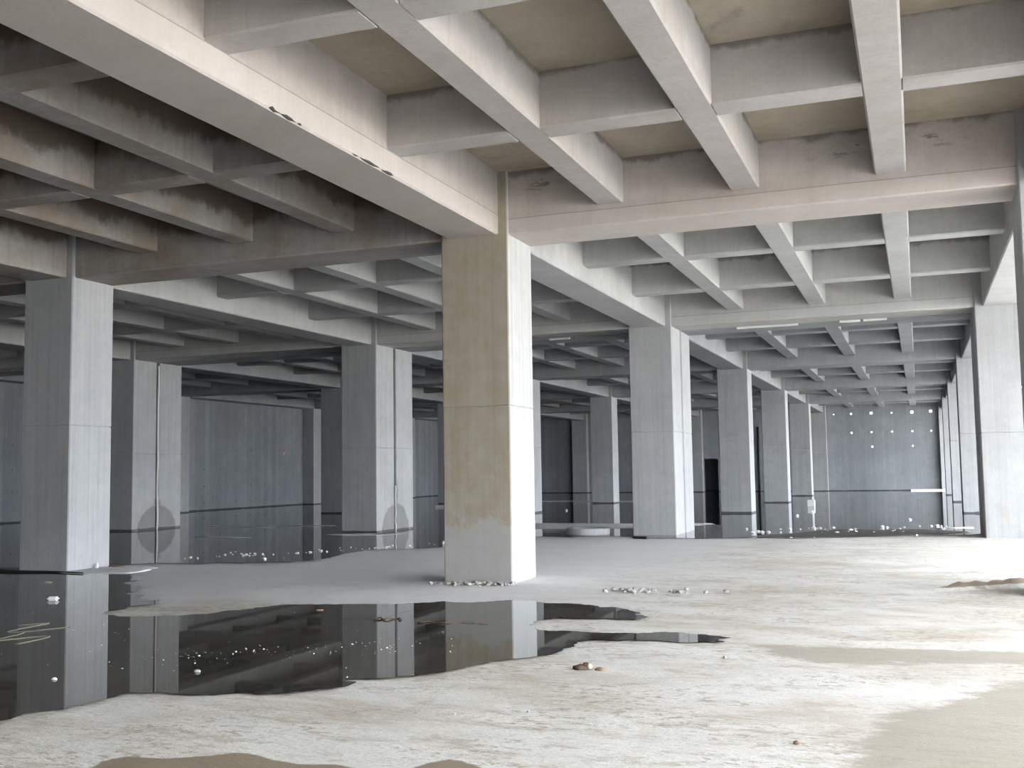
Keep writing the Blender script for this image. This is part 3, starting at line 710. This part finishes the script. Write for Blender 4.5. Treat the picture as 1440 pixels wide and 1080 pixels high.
for _ in range(46):
    x = rnd.uniform(1.2, 6.2); y = 10.9 + .38 * x + rnd.uniform(.1, 2.6)
    if dist_poly(x, y, BACK) > -.06: continue
    crumb(x, y, rnd.uniform(.5, 1.7), L2, 'foam crumbs before the far right columns')
L3 = 'tiny white speck floating on the large foreground puddle'
for _ in range(230):
    if rnd.random() < .6:
        t = rnd.random(); x = -.9 + 1.9 * t + rnd.gauss(0, .12); y = -6.6 + 1.3 * t + rnd.gauss(0, .25)
    else: x = rnd.uniform(-5, 1.6); y = rnd.uniform(-7.2, -3.2)
    if dist_poly(x, y, FRONT) > -.08: continue
    crumb(x, y, rnd.uniform(.07, .17) if rnd.random() < .85 else rnd.uniform(.18, .3), L3, 'specks on the foreground puddle')
L4 = 'white crumb floating far back in the flood'
for x, y, s in ((-9.9, 25.5, 2.0), (-10.3, 24.0, 1.6), (-7.6, 26, 2.2), (2.0, 24.2, 2.2), (1.75, 21.5, 1.8), (5.9, 15.6, 1.8), (5.2, 19, 1.4)):
    crumb(x, y, s, L4, 'crumbs far back in the flood')
# gravel raked up before the central column and in the middle distance
gp = [obj('pebble', lump(.03, .025, .025, 40 + i, 1, .5), M['gravel'], loc=(0, 0, -5)) for i in range(3)]; gfirst = [True] * 3
def pebble(x, y, s, lab, grp):
    i = rnd.randrange(3); o = gp[i]
    if gfirst[i]: gfirst[i] = False
    else: o = gp[i].copy(); COL.objects.link(o)
    o.location = (x, y, -.004); o.scale = (s, s, s); o.rotation_euler.z = rnd.uniform(0, 6.28)
    tag(o, lab, 'pebble', grp, 'thing')
for _ in range(60): pebble(rnd.uniform(-1.15, .1), -.22 + rnd.gauss(0, .09), rnd.uniform(.5, 1.5), 'grey pebble in the gravel line along the foot of the central column', 'gravel at the central column foot')
for _ in range(36): pebble(rnd.gauss(2.15, .38), rnd.gauss(-.55, .13), rnd.uniform(.5, 1.5), 'pale pebble in the gravel patch right of the central column', 'gravel patch right of the central column')
for x, y, s in ((6.62, -2.35, 2.6), (6.7, -2.45, 1.8), (6.2, -7.0, .5), (3.9, -5.2, .7), (3.0, -7.6, .45), (2.55, -7.8, .4)):
    pebble(x, y, s, 'stray stone on the bare floor of the right foreground', 'stray stones in the foreground')

# ------------------------------------------------------------------ light: an overcast sky, plus a low sun on the ground outside
w = bpy.data.worlds.new('overcast_sky'); scn.world = w; w.use_nodes = True
t = w.node_tree; t.nodes.clear()
bg = t.nodes.new('ShaderNodeBackground'); ou = t.nodes.new('ShaderNodeOutputWorld'); t.links.new(bg.outputs[0], ou.inputs[0])
bg.inputs[0].default_value = (.87, .93, 1.0, 1); bg.inputs[1].default_value = 2.0
sd = bpy.data.lights.new('sun', 'SUN'); so = bpy.data.objects.new('sun', sd); COL.objects.link(so)
sd.energy = 14.0; sd.angle = .03; sd.color = (1, .97, .92)
so.rotation_euler = Vector((2.6, .3, -1)).to_track_quat('-Z', 'Y').to_euler()   # over the roof from the left: it lights only the open ground outside

# ------------------------------------------------------------------ camera
yaw, pitch, roll = math.radians(-20.75961), math.radians(4.67808), math.radians(-.86755)
F = Vector((math.sin(yaw) * math.cos(pitch), math.cos(yaw) * math.cos(pitch), math.sin(pitch)))
R = Vector((math.cos(yaw), -math.sin(yaw), 0)); U = R.cross(F)
R2 = R * math.cos(roll) + U * math.sin(roll); U2 = -R * math.sin(roll) + U * math.cos(roll)
cd = bpy.data.cameras.new('camera'); cam = bpy.data.objects.new('camera', cd); COL.objects.link(cam)
cam.matrix_world = Matrix(((R2.x, U2.x, -F.x, 5.5007), (R2.y, U2.y, -F.y, -14.4106), (R2.z, U2.z, -F.z, 1.6), (0, 0, 0, 1)))
cd.sensor_width = 36; cd.lens = 36 * 1497.74 / 1440; cd.clip_end = 500; cd.clip_start = .05
scn.camera = cam

scn.view_settings.view_transform = 'Standard'; scn.view_settings.look = 'None'
scn.view_settings.gamma = 1; scn.view_settings.use_curve_mapping = False
scn.view_settings.exposure = 3.06
scn.cycles.use_denoising = True
scn.cycles.max_bounces = 10; scn.cycles.diffuse_bounces = 2; scn.cycles.glossy_bounces = 4
